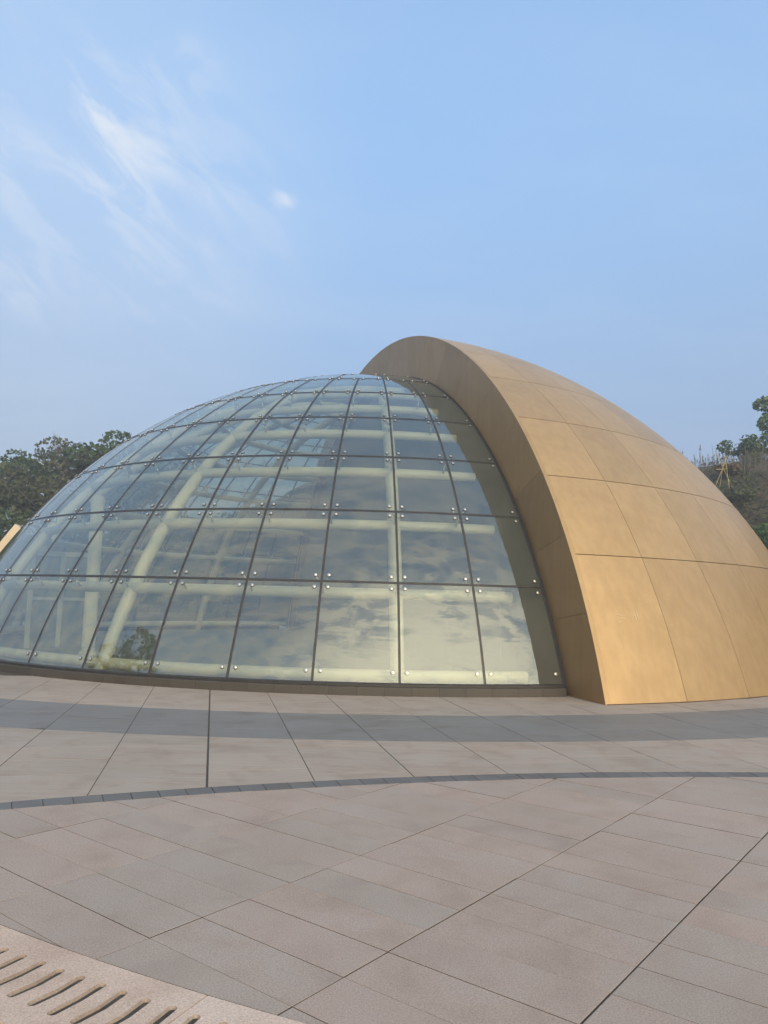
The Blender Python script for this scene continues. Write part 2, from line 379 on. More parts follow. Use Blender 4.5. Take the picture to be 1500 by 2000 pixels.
def hill_h(x, y):
    dx, dy = x - DC.x, y - DC.y
    rho = math.hypot(dx, dy); a = math.atan2(dx, dy)      # 0 = straight behind, + to the right
    wr = max(0.0, min(1.0, (a + 0.62) / 0.55)); wr = wr * wr * (3 - 2 * wr)
    top = 3.9 * (1 - wr) + 9.1 * wr
    st = 21.0 * (1 - wr) + 14.6 * wr; en = 30.0 * (1 - wr) + 24.5 * wr
    t = max(0.0, min(1.0, (rho - st) / (en - st)))
    f = t * t * (3 - 2 * t) * 0.6 + t * 0.4
    front = max(0.0, min(1.0, (dy + 9.0 + 4 * wr) / 9.0))
    nz = noise.noise(Vector((x * .22, y * .22, 3.1))) * 0.9 + noise.noise(Vector((x * .7, y * .7, 7.0))) * 0.35
    return (top * f + nz * min(1, f * 3)) * front - 0.08 + (0.05 * max(0, rho - 30) * f * front)
hb = MB(); NX, NY = 130, 90; vs = []; fs = []
for j in range(NY + 1):
    for i in range(NX + 1):
        x = -60 + 120 * i / NX; y = 14 + 66 * j / NY
        vs.append((x, y, hill_h(x, y)))
for j in range(NY):
    for i in range(NX):
        q = (j * (NX + 1) + i, j * (NX + 1) + i + 1, (j + 1) * (NX + 1) + i + 1, (j + 1) * (NX + 1) + i)
        if max(vs[k][2] for k in q) > -0.075: fs.append(q)
hb.add(vs, fs)
tag(hb.build('hillside', m_earth, smooth=True), kind='structure')

# ------------------------------------------------------------------ paving
def clip_half(poly, p, n):
    """keep the side where (q-p).n <= 0"""
    out = []
    for i in range(len(poly)):
        a, b = poly[i], poly[(i + 1) % len(poly)]
        da = (a[0] - p[0]) * n[0] + (a[1] - p[1]) * n[1]; db = (b[0] - p[0]) * n[0] + (b[1] - p[1]) * n[1]
        if da <= 0: out.append(a)
        if (da < 0 < db) or (db < 0 < da):
            t = da / (da - db); out.append((a[0] + (b[0] - a[0]) * t, a[1] + (b[1] - a[1]) * t))
    return out
def clip_circle(poly, c, r, inside, gap=0.0):
    """clip by the tangent of the circle beside the polygon (arc taken as short chords)"""
    if len(poly) < 3: return []
    mx_ = sum(q[0] for q in poly) / len(poly); my_ = sum(q[1] for q in poly) / len(poly)
    for da in (-0.020, 0.0, 0.020):
        if len(poly) < 3: return []
        a = math.atan2(my_ - c[1], mx_ - c[0]) + da
        n = (cos(a), sin(a)); rr = r - gap if inside else r + gap
        p = (c[0] + n[0] * rr, c[1] + n[1] * rr)
        if inside: poly = clip_half(poly, p, n)
        elif da == 0.0: poly = clip_half(poly, p, (-n[0], -n[1]))
    return poly
def area(p): return 0.5 * abs(sum(p[i][0] * p[(i + 1) % len(p)][1] - p[(i + 1) % len(p)][0] * p[i][1] for i in range(len(p))))
def slab(name, poly, z, m, parent, th=0.045, cham=0.0012):
    n = len(poly); cx = sum(q[0] for q in poly) / n; cy = sum(q[1] for q in poly) / n
    if sum(poly[i][0] * poly[(i + 1) % n][1] - poly[(i + 1) % n][0] * poly[i][1] for i in range(n)) < 0: poly = poly[::-1]
    ins = []
    for (x, y) in poly:
        d = math.hypot(x - cx, y - cy) or 1; k = max(0, 1 - cham * 1.3 / d); ins.append(((x - cx) * k, (y - cy) * k))
    v = [(x - cx, y - cy, -th) for x, y in poly] + [(x - cx, y - cy, -cham) for x, y in poly] + [(x, y, 0) for x, y in ins]
    f = [tuple(2 * n + i for i in range(n))]
    for i in range(n):
        j = (i + 1) % n
        f.append((i, j, n + j, n + i)); f.append((n + i, n + j, 2 * n + j, 2 * n + i))
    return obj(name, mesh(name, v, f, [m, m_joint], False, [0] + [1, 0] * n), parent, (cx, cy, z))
rnd = random.Random(5)
STRIP_C, STRIP_R0, STRIP_R1 = (4.99, -9.93), 17.455, 17.66
STRIP_R0, STRIP_R1 = 17.462, 17.672
GRAN_C, GRAN_R = (4.883, 15.0136), 12.988
BT_C, BT_R = (-1.1075, 25.8137), 15.1775
BB_C, BB_R = (-1.1502, 27.7864), 19.0313

jb = MB(); jb.add([(-14, -4, -.005), (14, -4, -.005), (14, 20, -.005), (-14, 20, -.005)], [(0, 1, 2, 3)])
tag(jb.build('paving_bed', m_joint), kind='structure')

plaza = empty('plaza_paving', (0, 0, 0), kind='structure')
va = Vector((cos(R_(52.224)), sin(R_(52.224)))); vb = Vector((-va.y, va.x)); LA, LB = 0.30756, 0.9181; O2 = Vector((-1.0324, 3.7638))
cells = []
for mi in range(-14, 30):
    for ni in range(-9, 9):
        gb = .0021; gl = {-1: .0032, -2: .0044}
        ga = gl.get(ni, .0025); gu = gl.get(ni + 1, .0025)
        p0 = O2 + va * (mi * LA) + vb * (ni * LB)
        q = [p0 + va * gb + vb * ga, p0 + va * (LA - gb) + vb * ga, p0 + va * (LA - gb) + vb * (LB - gu), p0 + va * gb + vb * (LB - gu)]
        poly = [(w.x, w.y) for w in q]
        c = p0 + va * LA / 2 + vb * LB / 2
        if not (-4.6 < c.x < 6.2 and 1.6 < c.y < 8.4): continue
        poly = clip_circle(poly, STRIP_C, STRIP_R0, True, 0.004)
        if len(poly) >= 3: poly = clip_circle(poly, GRAN_C, GRAN_R, True, 0.009)
        if len(poly) < 3 or area(poly) < 0.004: continue
        cells.append((abs(c.x - c.y * 0.0) + abs(c.y - 5) * .5, poly))
cells.sort(key=lambda t: t[0])
for _, poly in cells[:300]:
    slab('paving_slab', poly, rnd.uniform(-.0015, .0012), m_slab, plaza)

strip = empty('kerb_strip', (0, 0, 0), kind='structure')
a0 = math.atan2(6.027 - STRIP_C[1], -2.513 - STRIP_C[0]); da = 0.2105 / 17.56
for i in range(-20, 46):
    A = a0 - i * da; gp = 0.0022
    poly = []
    for rr, aa in ((STRIP_R0, A - gp / 17), (STRIP_R1, A - gp / 17), (STRIP_R1, A - da + gp / 17), (STRIP_R0, A - da + gp / 17)):
        poly.append((STRIP_C[0] + rr * cos(aa), STRIP_C[1] + rr * sin(aa)))
    slab('strip_stone', poly, rnd.uniform(-.001, .002), m_strip, strip)

e1 = Vector((cos(S_ANG), sin(S_ANG))); e2 = Vector((-e1.y, e1.x))
inner = empty('inner_apron_paving', (0, 0, 0), kind='structure')
band = empty('dark_band_paving', (0, 0, 0), kind='structure')
outer = empty('outer_apron_paving', (0, 0, 0), kind='structure')
PITCH = 0.9045
for k in range(-9, 11):
    u0 = 0.028 + PITCH * k; off = rnd.uniform(0, .9)
    g0 = 0.010 if k == 0 else rnd.choice((.0028, .0035, .0045)); g1 = 0.010 if k == -1 else rnd.choice((.0028, .0035, .0045))
    v0 = -16.0 + off
    while v0 < -4.0:
        ln = rnd.choice((0.62, 0.62, 0.93)); v1 = v0 + ln
        gv = 0.0009
        def quad(a, b):
            return [tuple(e2 * s + e1 * t) for s, t in ((u0 + g0, a), (u0 + PITCH - g1, a), (u0 + PITCH - g1, b), (u0 + g0, b))]
        poly = quad(v0 + gv, v1 - gv); c = e2 * (u0 + PITCH / 2) + e1 * ((v0 + v1) / 2)
        v0 = v1
        if not (-9.0 < c.x < 9.5 and 4.0 < c.y < 16.5): continue
        def near(cc, r): return math.hypot(c.x - cc[0], c.y - cc[1]) - r
        # inner apron
        if near(BT_C, BT_R) < 0.7 and near(DC, 11.58) > -0.8:
            p = clip_circle(poly, BT_C, BT_R, True, .0015); p = clip_circle(p, DC, 11.35, False)
            if len(p) >= 3 and area(p) > .01: slab('apron_slab', p, rnd.uniform(-.001, .001), m_apron, inner)
        if near(BT_C, BT_R) > -0.7 and near(BB_C, BB_R) < 0.7:
            p = clip_circle(poly, BT_C, BT_R, False, .0015); p = clip_circle(p, BB_C, BB_R, True, .0015)
            if len(p) >= 3 and area(p) > .01: slab('band_slab', p, rnd.uniform(-.001, .001), m_band, band)
        if near(BB_C, BB_R) > -0.7 and near(STRIP_C, STRIP_R1) > -0.7:
            p = clip_circle(poly, BB_C, BB_R, False, .0015); p = clip_circle(p, STRIP_C, STRIP_R1, False, .003)
            if len(p) >= 3 and area(p) > .01: slab('apron_slab', p, rnd.uniform(-.001, .001), m_apron, outer)

# slotted granite drain cover along the near edge
drain = empty('granite_drain_cover', (-1.0, 3.2, 0), 'pinkish granite drain cover with rows of carved slots along the plaza edge', 'drain cover')
drain.location = (0, 0, 0)
BL = 1.19 / GRAN_R
aj = math.atan2(3.258 - GRAN_C[1], -0.648 - GRAN_C[0])       # joint between two blocks
def drain_block(A0):
    bm = bmesh.new()
    def P(s, r, z):
        a = A0 - s / GRAN_R
        return bm.verts.new((GRAN_C[0] + r * cos(a), GRAN_C[1] + r * sin(a), z))
    Ln = 1.19; gp = 0.003; r0, r1 = GRAN_R + .006, GRAN_R + .52
    n = 12
    ring = [(gp + (Ln - 2 * gp) * i / n, r0) for i in range(n + 1)] + [(gp + (Ln - 2 * gp) * i / n, r1) for i in range(n, -1, -1)]
    edges = []
    def loop(pts, z): return [P(s, r, z) for s, r in pts]
    def wall(a, b):
        for i in range(len(a)):
            j = (i + 1) % len(a); bm.faces.new((a[i], a[j], b[j], b[i]))
    zt = 0.006
    top = loop(ring, zt); bot = loop(ring, -.06); wall(top, bot)
    fill = [bm.edges.get((top[i], top[(i + 1) % len(top)])) for i in range(len(top))]
    for q in range(10):
        s0 = 0.0595 + .119 * q + rnd.uniform(-.003, .003); ra, rb = GRAN_R + .14 + rnd.uniform(-.004, .004), GRAN_R + .395 + rnd.uniform(-.006, .006)
        bow = -.009 + rnd.uniform(-.002, .002)
        def slot(w, ext):
            pts = []
            for i in range(7):
                t = pi * i / 6; pts.append((s0 + w * cos(t), ra - ext + w - w * sin(t)))
            pts.append((s0 - w + bow, (ra + rb) / 2))
            for i in range(7):
                t = pi * i / 6; pts.append((s0 - w * cos(t), rb + ext - w + w * sin(t)))
            pts.append((s0 + w + bow, (ra + rb) / 2))
            return pts
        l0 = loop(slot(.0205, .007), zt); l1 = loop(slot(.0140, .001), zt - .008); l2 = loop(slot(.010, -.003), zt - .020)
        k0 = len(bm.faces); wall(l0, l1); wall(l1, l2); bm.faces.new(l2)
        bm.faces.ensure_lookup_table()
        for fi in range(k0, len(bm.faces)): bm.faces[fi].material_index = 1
        fill += [bm.edges.get((l0[i], l0[(i + 1) % len(l0)])) for i in range(len(l0))]
    bmesh.ops.triangle_fill(bm, use_beauty=True, use_dissolve=False, edges=fill)
    bmesh.ops.recalc_face_normals(bm, faces=bm.faces)
    me = bpy.data.meshes.new('drain_block'); bm.to_mesh(me); bm.free(); me.materials.append(m_granite); me.materials.append(m_grime_shade)
    return me
# (angle decreases as x decreases along this arc side)
for i in range(-3, 4):
    obj('drain_block', drain_block(aj - i * BL), drain)

# ------------------------------------------------------------------ glass dome
def sp(R, el, az, cz=DZ):
    return Vector((R * cos(el) * sin(az), -R * cos(el) * cos(az), cz + R * sin(el)))
EL = [R_(a) for a in (20.186, 28.777, 36.30, 43.783, 51.242, 58.734, 66.22, 73.7, 81.2, 89.9)]
PH0, DPH = R_(11.058), R_(-7.1606)
def maz(j): return PH0 + DPH * j
dome = empty('glass_dome', (DC.x, DC.y, 0), 'half dome of tinted glass panes on a low dark stone plinth', 'dome')
def shell_patch(R0, R1, e0, e1_, a0_, a1_, ne, na, mats, name, cz=DZ, smooth=True, sidemat=0):
    v = []; f = []; fm = []
    for R in (R0, R1):
        for i in range(ne + 1):
            for k in range(na + 1):
                v.append(sp(R, e0 + (e1_ - e0) * i / ne, a0_ + (a1_ - a0_) * k / na, cz))
    W = na + 1; S = (ne + 1) * W; T = len(v); v = v + v
    for i in range(ne):
        for k in range(na):
            a = i * W + k
            f.append((a, a + 1, a + W + 1, a + W)); fm.append(0)
            f.append((S + a, S + a + W, S + a + W + 1, S + a + 1)); fm.append(0)
    for i in range(ne):
        for k, fl in ((0, 0), (na, 1)):
            a = T + i * W + k; q = (a, a + W, S + a + W, S + a); f.append(q if not fl else q[::-1]); fm.append(sidemat)
    for k in range(na):
        for i, fl in ((0, 1), (ne, 0)):
            a = T + i * W + k; q = (a, a + 1, S + a + 1, S + a); f.append(q[::-1] if not fl else q[::-1][::-1]); fm.append(sidemat)
    me = mesh(name, v, f, mats, False, fm)
    if smooth:
        sm = [p.vertices[0] < T for p in me.polygons]
        me.polygons.foreach_set('use_smooth', sm)
    return me
GAP = 0.017
def bolt_mesh():
    b = MB()
    def ring(r, z, n=14): return [(r * cos(2 * pi * k / n), r * sin(2 * pi * k / n), z) for k in range(n)]
    prof = [(.036, -.002), (.036, .010), (.030, .016), (.024, .017), (.021, .024), (.012, .028)]
    v = [q for r, z in prof for q in ring(r, z)]; n = 14
    for i in range(len(prof) - 1):
        b.add(ring(*prof[i]) + ring(*prof[i + 1]), [(k, (k + 1) % n, n + (k + 1) % n, n + k) for k in range(n)], 1 if i < 2 else 0)
    b.add(ring(*prof[-1]), [tuple(range(n))], 0)
    return mesh('point_fixing', b.v, b.f, [m_steel, m_rim], True, b.m)
bolt_me = bolt_mesh()
def at_normal(o, el, az, R):
    p = sp(R, el, az); nrm = (p - Vector((0, 0, DZ))).normalized()
    o.location = p; o.rotation_euler = nrm.to_track_quat('Z', 'Y').to_euler()
bolts = []
pane_cache = {}
JMIN, JMAX = -1, 24
for r in range(9):
    if r < 6: cols = [(j, j + 1) for j in range(JMIN, JMAX)]
    elif r < 8: cols = [(j, min(j + 2, JMAX)) for j in range(JMIN, JMAX, 2)]
    else: cols = [(j, min(j + 4, JMAX)) for j in range(JMIN, JMAX, 4)]
    for j0, j1 in cols:
        wdt = j1 - j0
        key = (r, wdt)
        if key not in pane_cache:
            ee0 = EL[r] + (GAP / DR if r else 0.02 / DR); ee1 = EL[r + 1] - GAP / DR
            half = abs(DPH) * wdt / 2
            em = (ee0 + ee1) / 2
            ga_ = GAP / (DR * cos(em))
            ga_ = min(ga_, half * 0.45)
            pane_cache[key] = shell_patch(DR, DR - .016, ee0, ee1, -half + ga_, half - ga_, 5, 4 * wdt, m_glass, 'glass_pane')
        pane = obj('glass_pane', pane_cache[key], dome, (0, 0, 0), (maz(j0) + maz(j1)) / 2)
        if r < 7:
            for top in (0, 1):
                for side in (0, 1):
                    off = .118
                    el = (EL[r] + (.20 if r == 0 else off) / DR) if not top else EL[r + 1] - off / DR
                    o_ = off / (DR * cos(el))
                    az = maz(j0) - o_ if side == 0 else maz(j1) + o_
                    p = sp(DR, el, az) + DC
                    bolts.append(((p - EYE).length, el, az, pane, (maz(j0) + maz(j1)) / 2))
bolts.sort(key=lambda t: t[0])
for d, el, az, pane, pa in bolts[:300]:
    o = bpy.data.objects.new('point_fixing', bolt_me); link(o, pane); at_normal(o, el, az - pa, DR)
rest = MB()
for d, el, az, pane, pa in bolts[300:]:
    p = sp(DR, el, az); nrm = (p - Vector((0, 0, DZ))).normalized(); q = nrm.to_track_quat('Z', 'Y')
    ring0 = [p + q @ Vector((.034 * cos(k * pi / 3), .034 * sin(k * pi / 3), .0)) for k in range(6)]
    ring1 = [p + q @ Vector((.028 * cos(k * pi / 3), .028 * sin(k * pi / 3), .018)) for k in range(6)]
    rest.add(ring0 + ring1, [(k, (k + 1) % 6, 6 + (k + 1) % 6, 6 + k) for k in range(6)] + [tuple(range(6, 12))])
tag(rest.build('far_fixings', m_steel, dome), kind='stuff')
# silicone joints
JW = 0.021
def mer_joint(e_hi, name):
    v = []; f = []; n = 28
    for i in range(n + 1):
        el = EL[0] - .01 + (e_hi - EL[0] + .01) * i / n
        w = min(JW / (DR * cos(el)), .06)
        for R in (DR + .004, DR - .022):
            for s in (-1, 1): v.append(sp(R, el, s * w))
    for i in range(n):
        a = 4 * i
        f += [(a, a + 1, a + 5, a + 4), (a + 2, a + 6, a + 7, a + 3), (a, a + 4, a + 6, a + 2), (a + 1, a + 3, a + 7, a + 5)]
    return mesh(name, v, f, m_rubber)
mj_long, mj_short = mer_joint(EL[8], 'meridian_joint'), mer_joint(EL[6], 'meridian_joint')
for j in range(JMIN, JMAX + 1):
    obj('meridian_joint', mj_long if (j - JMIN) % 2 == 0 else mj_short, dome, (0, 0, 0), maz(j))
def ring_joint(el, w=JW * 0.9, up_=.004):
    v = []; f = []; n = 100; a0_, a1_ = maz(JMIN), maz(JMAX)
    for i in range(n + 1):
        az = a0_ + (a1_ - a0_) * i / n
        for R in (DR + up_, DR - .02):
            for s in (-1, 1): v.append(sp(R, el + s * w / DR, az))
    for i in range(n):
        a = 4 * i
        f += [(a, a + 4, a + 5, a + 1), (a + 2, a + 3, a + 7, a + 6), (a, a + 2, a + 6, a + 4), (a + 1, a + 5, a + 7, a + 3)]
    return mesh('ring_joint', v, f, m_rubber)
for r in range(1, 9): obj('ring_joint', ring_joint(EL[r], JW * .9, .006), dome)
# frame and plinth under the glass
def ring_sweep(name, prof, a0_, a1_, n, m, parent, smooth=False):
    """prof: list of (rho, z), closed outline"""
    v = []; f = []; K = len(prof)
    for i in range(n + 1):
        az = a0_ + (a1_ - a0_) * i / n
        for rho, z in prof: v.append((rho * sin(az), -rho * cos(az), z))
    for i in range(n):
        for k in range(K):
            f.append((i * K + k, i * K + (k + 1) % K, (i + 1) * K + (k + 1) % K, (i + 1) * K + k))
    f.append(tuple(range(K - 1, -1, -1))); f.append(tuple(n * K + k for k in range(K)))
    me = mesh(name, v, f, m)
    bm = bmesh.new(); bm.from_mesh(me); bmesh.ops.recalc_face_normals(bm, faces=bm.faces); bm.to_mesh(me); bm.free()
    return obj(name, me, parent)
ring_sweep('base_frame', [(11.33, .142), (11.475, .142), (11.475, .178), (11.435, .196), (11.33, .196)], maz(JMIN) - .0, maz(JMAX), 120, m_frame, dome)
pb = 0.446 / 11.56; a = maz(JMIN) - .002; 
pl_me = {}
def plinth_block(width):
    v = []; f = []; n = 2; prof = [(11.2, -.03), (11.565, -.03), (11.560, .128), (11.553, .138), (11.2, .138)]; K = 5
    h = width / 2 - .0016 / 11.5
    for i in range(n + 1):
        az = -h + 2 * h * i / n
        for rho, z in prof: v.append((rho * sin(az), -rho * cos(az), z))
    for i in range(n):
        for k in range(K): f.append((i * K + k, (i + 1) * K + k, (i + 1) * K + (k + 1) % K, i * K + (k + 1) % K))
    f.append(tuple(range(K))); f.append(tuple(n * K + k for k in range(K - 1, -1, -1)))
    return mesh('plinth_block', v, f, m_plinth)
pbm = plinth_block(pb)
nb = int((maz(JMIN) - maz(JMAX)) / pb)
for i in range(nb):
    obj('plinth_block', pbm, dome, (0, 0, 0), maz(JMIN) - .002 - (i + .5) * pb)
# steel ribs, rings and brackets inside
RS = DR - .42
def ring_tube(el, a0_, a1_, rad=.105, n=70):
    b = MB(); b.tube([sp(RS, el, a0_ + (a1_ - a0_) * i / n) for i in range(n + 1)], rad, 12)
    return b
for r, el in enumerate([R_(21.4)] + EL[1:9]):
    ring_tube(el, maz(JMIN) - R_(2.4), maz(JMAX) + R_(1)).build('ring_tube', m_white, dome, smooth=True)
for j in (1, 5, 9, 13, 17, 21):
    b = MB(); b.tube([sp(RS - .02, R_(19.9) + (R_(85) - R_(19.9)) * i / 30, 0) for i in range(31)], .125, 12)
    b.build('rib_tube', m_white, dome, (0, 0, 0), maz(j), True)
sp_me = {}
for r in range(1, 7):
    b = MB(); nd_ = sp(DR - .17, EL[r], 0); b.tube([sp(RS + .06, EL[r] - .004, 0), nd_], .016, 6)
    for se in (-1, 1):
        for sa in (-1, 1):
            el = EL[r] + se * .118 / DR; az = sa * .118 / (DR * cos(el))
            b.tube([nd_, sp(DR - .10, EL[r] + se * .07 / DR, az * .6), sp(DR - .018, el, az)], [.014, .011, .011], 6)
    sp_me[r] = mesh('spider_bracket', b.v, b.f, m_steel, True)
    for j in range(JMIN + 1, JMAX):
        if r == 6 and (j - JMIN) % 2: continue
        obj('spider_bracket', sp_me[r], dome, (0, 0, 0), maz(j))
# thin stay cables between rings
# pale lining of the solid half, interior floor
lin = shell_patch(DR - .06, DR - .02, R_(19.4), R_(90), R_(CUT), R_(CUT + 180), 14, 44, m_lining, 'inner_lining')
fl = MB(); fl.add([(x, y, 0.012) for x, y in disc((0, 0), 11.19, 96)], [tuple(range(96))])
tag(fl.build('interior_floor', m_floor, None, (DC.x, DC.y, 0)), kind='structure')

# interior column and glazed booth seen through the left panes
colm = MB(); colm.tube([(0, 0, 0), (0, 0, .12), (0, 0, .13), (0, 0, 3.75)], [.21, .21, .15, .15], 16)
tag(colm.build('interior_column', m_white, None, (-6.75, 18.1, 0.012), 0, True), 'cream round column standing inside the left side of the glass dome', 'column')
booth = empty('interior_booth', (-8.25, 20.0, 0.012), 'white framed glazed booth inside the far left of the glass dome', 'booth')
booth.rotation_euler = (0, 0, R_(20))
w = MB(); w.box((-.75, .1, 0), (.75, 1.3, 2.35)); w.build('wall', m_wallwhite, booth)
for x0, x1, z0, z1 in ((-.78, -.66, 0, 2.5), (.66, .78, 0, 2.5), (-.06, .06, 0, 2.38), (-.66, .66, 2.38, 2.5), (-.66, -.06, 1.25, 1.33), (.06, .66, 1.25, 1.33)):
    w = MB(); w.box((x0, -.02, z0), (x1, .09, z1)); w.build('frame_member', m_wallwhite, booth)
for x0, x1 in ((-.66, -.06), (.06, .66)):
    for z0, z1 in ((.05, 1.25), (1.33, 2.38)):
        w = MB(); w.box((x0 + .003, .03, z0), (x1 - .003, .06, z1)); w.build('pane', m_dglass, booth)

# ------------------------------------------------------------------ gold shell
gold = empty('gold_shell', (GC.x, GC.y, 0), 'gold metal panelled half dome shell wrapping over the glass dome', 'shell roof')
GEL = [math.asin(-GZ / GR)] + [R_(a) for a in (27.978, 35.858, 43.63, 51.34, 59.089, 66.8, 74.5, 82.2, 89.6)]
GDA = R_(7.504)
TRIM = .055
def gold_patch(r, first):
    gh, gv = .0080, .0042
    e0, e1_ = GEL[r] + (gh / GR if r else .004 / GR), GEL[r + 1] - gh / GR
    half = GDA / 2; ne, na = 6, 4; W = na + 1
    v = []; f = []
    for R in (GR, GR - .028):
        for i in range(ne + 1):
            el = e0 + (e1_ - e0) * i / ne; rho = R * cos(el)
            l = -half + min((TRIM + .006 if first else gv) / rho, half * .6); rr = half - min(gv / rho, half * .6)
            for k in range(W):
                t = l + (rr - l) * k / na
                v.append((rho * sin(t), -rho * cos(t), GZ + R * sin(el)))
    S = W * (ne + 1); T = len(v); v = v + v          # the rim keeps its own vertices
    for i in range(ne):
        for k in range(na):
            q = i * W + k; f.append((q, q + 1, q + W + 1, q + W))
    nf = len(f)
    for i in range(ne):
        for k in (0, na):
            q = T + i * W + k; f.append((q, q + W, S + q + W, S + q) if k == 0 else (q, S + q, S + q + W, q + W))
    for k in range(na):
        for i in (0, ne):
            q = T + i * W + k; f.append((q, S + q, S + q + 1, q + 1) if i == 0 else (q, q + 1, S + q + 1, S + q))
    me = mesh('gold_panel', v, f, m_gold)
    me.polygons.foreach_set('use_smooth', [i < nf for i in range(len(f))])
    return me
for r in range(9):
    for j in range(24):
        if r == 8 and j % 2: continue
        me = gold_patch(r, True) if j == 0 else pm
        if j == 0: pm = gold_patch(r, False)
        obj('gold_panel', me, gold, (0, 0, 0), R_(CUT) + GDA * (j + .5))
bk = shell_patch(GR - .034, GR - .10, GEL[0] - .004, R_(90), R_(CUT) + .004, R_(CUT + 180), 16, 48, m_goldback, 'backing_shell', GZ)
obj('backing_shell', bk, gold)
# lining belongs to the shell (placed about the glass centre)
obj('inner_lining', lin, gold, (DC.x - GC.x, DC.y - GC.y, 0))
# reveal: flat ring facing the glass; plane coordinates (h along the azimuth, z)
ca, sa_ = cos(R_(CUT)), sin(R_(CUT))
def pp(h, z, d): # d towards the glass side
    return Vector((h * sa_ - d * ca, -h * ca - d * sa_, z))
hoff = (DC - GC).dot(Vector((sa_, -ca, 0)))          # glass centre in the plane
to0 = math.asin(-GZ / GR); ti0 = math.asin(-DZ / (DR + .0))
NREV = 22
def arch(R, t, cz, ho=0.0): return (ho + R * cos(t), cz + R * sin(t))
RIN = DR - .035
ti0 = math.asin(-DZ / RIN)
for i in range(NREV):
    v = []; ns = 4
    for d in (.03, .0):
        for k in range(ns + 1):
            s = (i + k / ns) / NREV
            eps = .0025 / GR
            to = to0 + (pi - 2 * to0) * s; ti = ti0 + (pi - 2 * ti0) * s
            if k == 0: to += eps; ti += eps
            if k == ns: to -= eps; ti -= eps
            for h, z in (arch(GR - .004, to, GZ), arch(RIN, ti, DZ, hoff)): v.append(pp(h, z, d))
    S = 2 * (ns + 1); f = []
    for k in range(ns):
        a = 2 * k
        f += [(a, a + 1, a + 3, a + 2), (S + a, S + a + 2, S + a + 3, S + a + 1), (a, a + 2, S + a + 2, S + a), (a + 1, S + a + 1, S + a + 3, a + 3)]
    f += [(0, S, S + 1, 1), (2 * ns, 2 * ns + 1, S + 2 * ns + 1, S + 2 * ns)]
    me = mesh('reveal_panel', v, f, m_reveal)
    bm = bmesh.new(); bm.from_mesh(me); bmesh.ops.recalc_face_normals(bm, faces=bm.faces); bm.to_mesh(me); bm.free()
    obj('reveal_panel', me, gold)
# pale partition closing off the solid half, just behind the cut
m_part = simple('partition_paint', (.25, .265, .24), 0.7, 0, 0.06, 0.8)
RP = DR - .09; tp = math.asin((-DZ + .012) / RP); npn = 8
for i in range(npn):
    v = []
    h0 = -RP * cos(tp) + 2 * RP * cos(tp) * i / npn + .004; h1 = -RP * cos(tp) + 2 * RP * cos(tp) * (i + 1) / npn - .004
    for d in (-.20, -.26):
        for k in range(9):
            h = h0 + (h1 - h0) * k / 8; zt_ = DZ + math.sqrt(max(RP * RP - h * h, 0.0))
            v.append(pp(h + hoff, .012, d)); v.append(pp(h + hoff, max(zt_, .02), d))
    f = []
    for k in range(8):
        q = 2 * k; f += [(q, q + 2, q + 3, q + 1), (18 + q, 18 + q + 1, 18 + q + 3, 18 + q + 2), (q + 1, q + 3, 18 + q + 3, 18 + q + 1)]
    f += [(0, 1, 19, 18), (16, 34, 35, 17)]
    obj('partition_panel', mesh('partition_panel', v, f, m_part), gold)
# folded edge trim along the arch
v = []; f = []; n = 90
for i in range(n + 1):
    t = to0 + (pi - 2 * to0) * i / n
    for R, d in ((GR + .006, .032), (GR + .006, -TRIM), (GR - .03, -TRIM), (GR - .0035, -.002), (GR - .0035, .032)):
        h, z = arch(R, t, GZ); v.append(pp(h, max(z, 0.0), d))
for i in range(n):
    for k in range(5): f.append((i * 5 + k, i * 5 + (k + 1) % 5, (i + 1) * 5 + (k + 1) % 5, (i + 1) * 5 + k))
me = mesh('edge_trim', v, f, m_gold)
bm = bmesh.new(); bm.from_mesh(me); bmesh.ops.recalc_face_normals(bm, faces=bm.faces); bm.to_mesh(me); bm.free()
obj('edge_trim', me, gold)
# dark closing strip where the glass meets the reveal
v = []; f = []
for i in range(n + 1):
    t = math.asin(-(DZ - .15) / DR) + (pi - 2 * math.asin(-(DZ - .15) / DR)) * i / n
    for R, d in ((DR + .012, .03), (DR + .012, .062), (DR - .03, .062), (DR - .03, .03)):
        h, z = arch(R, t, DZ, hoff); v.append(pp(h, z, d))
for i in range(n):
    for k in range(4): f.append((i * 4 + k, i * 4 + (k + 1) % 4, (i + 1) * 4 + (k + 1) % 4, (i + 1) * 4 + k))
me = mesh('edge_gasket', v, f, m_rubber)
bm = bmesh.new(); bm.from_mesh(me); bmesh.ops.recalc_face_normals(bm, faces=bm.faces); bm.to_mesh(me); bm.free()
obj('edge_gasket', me, gold)

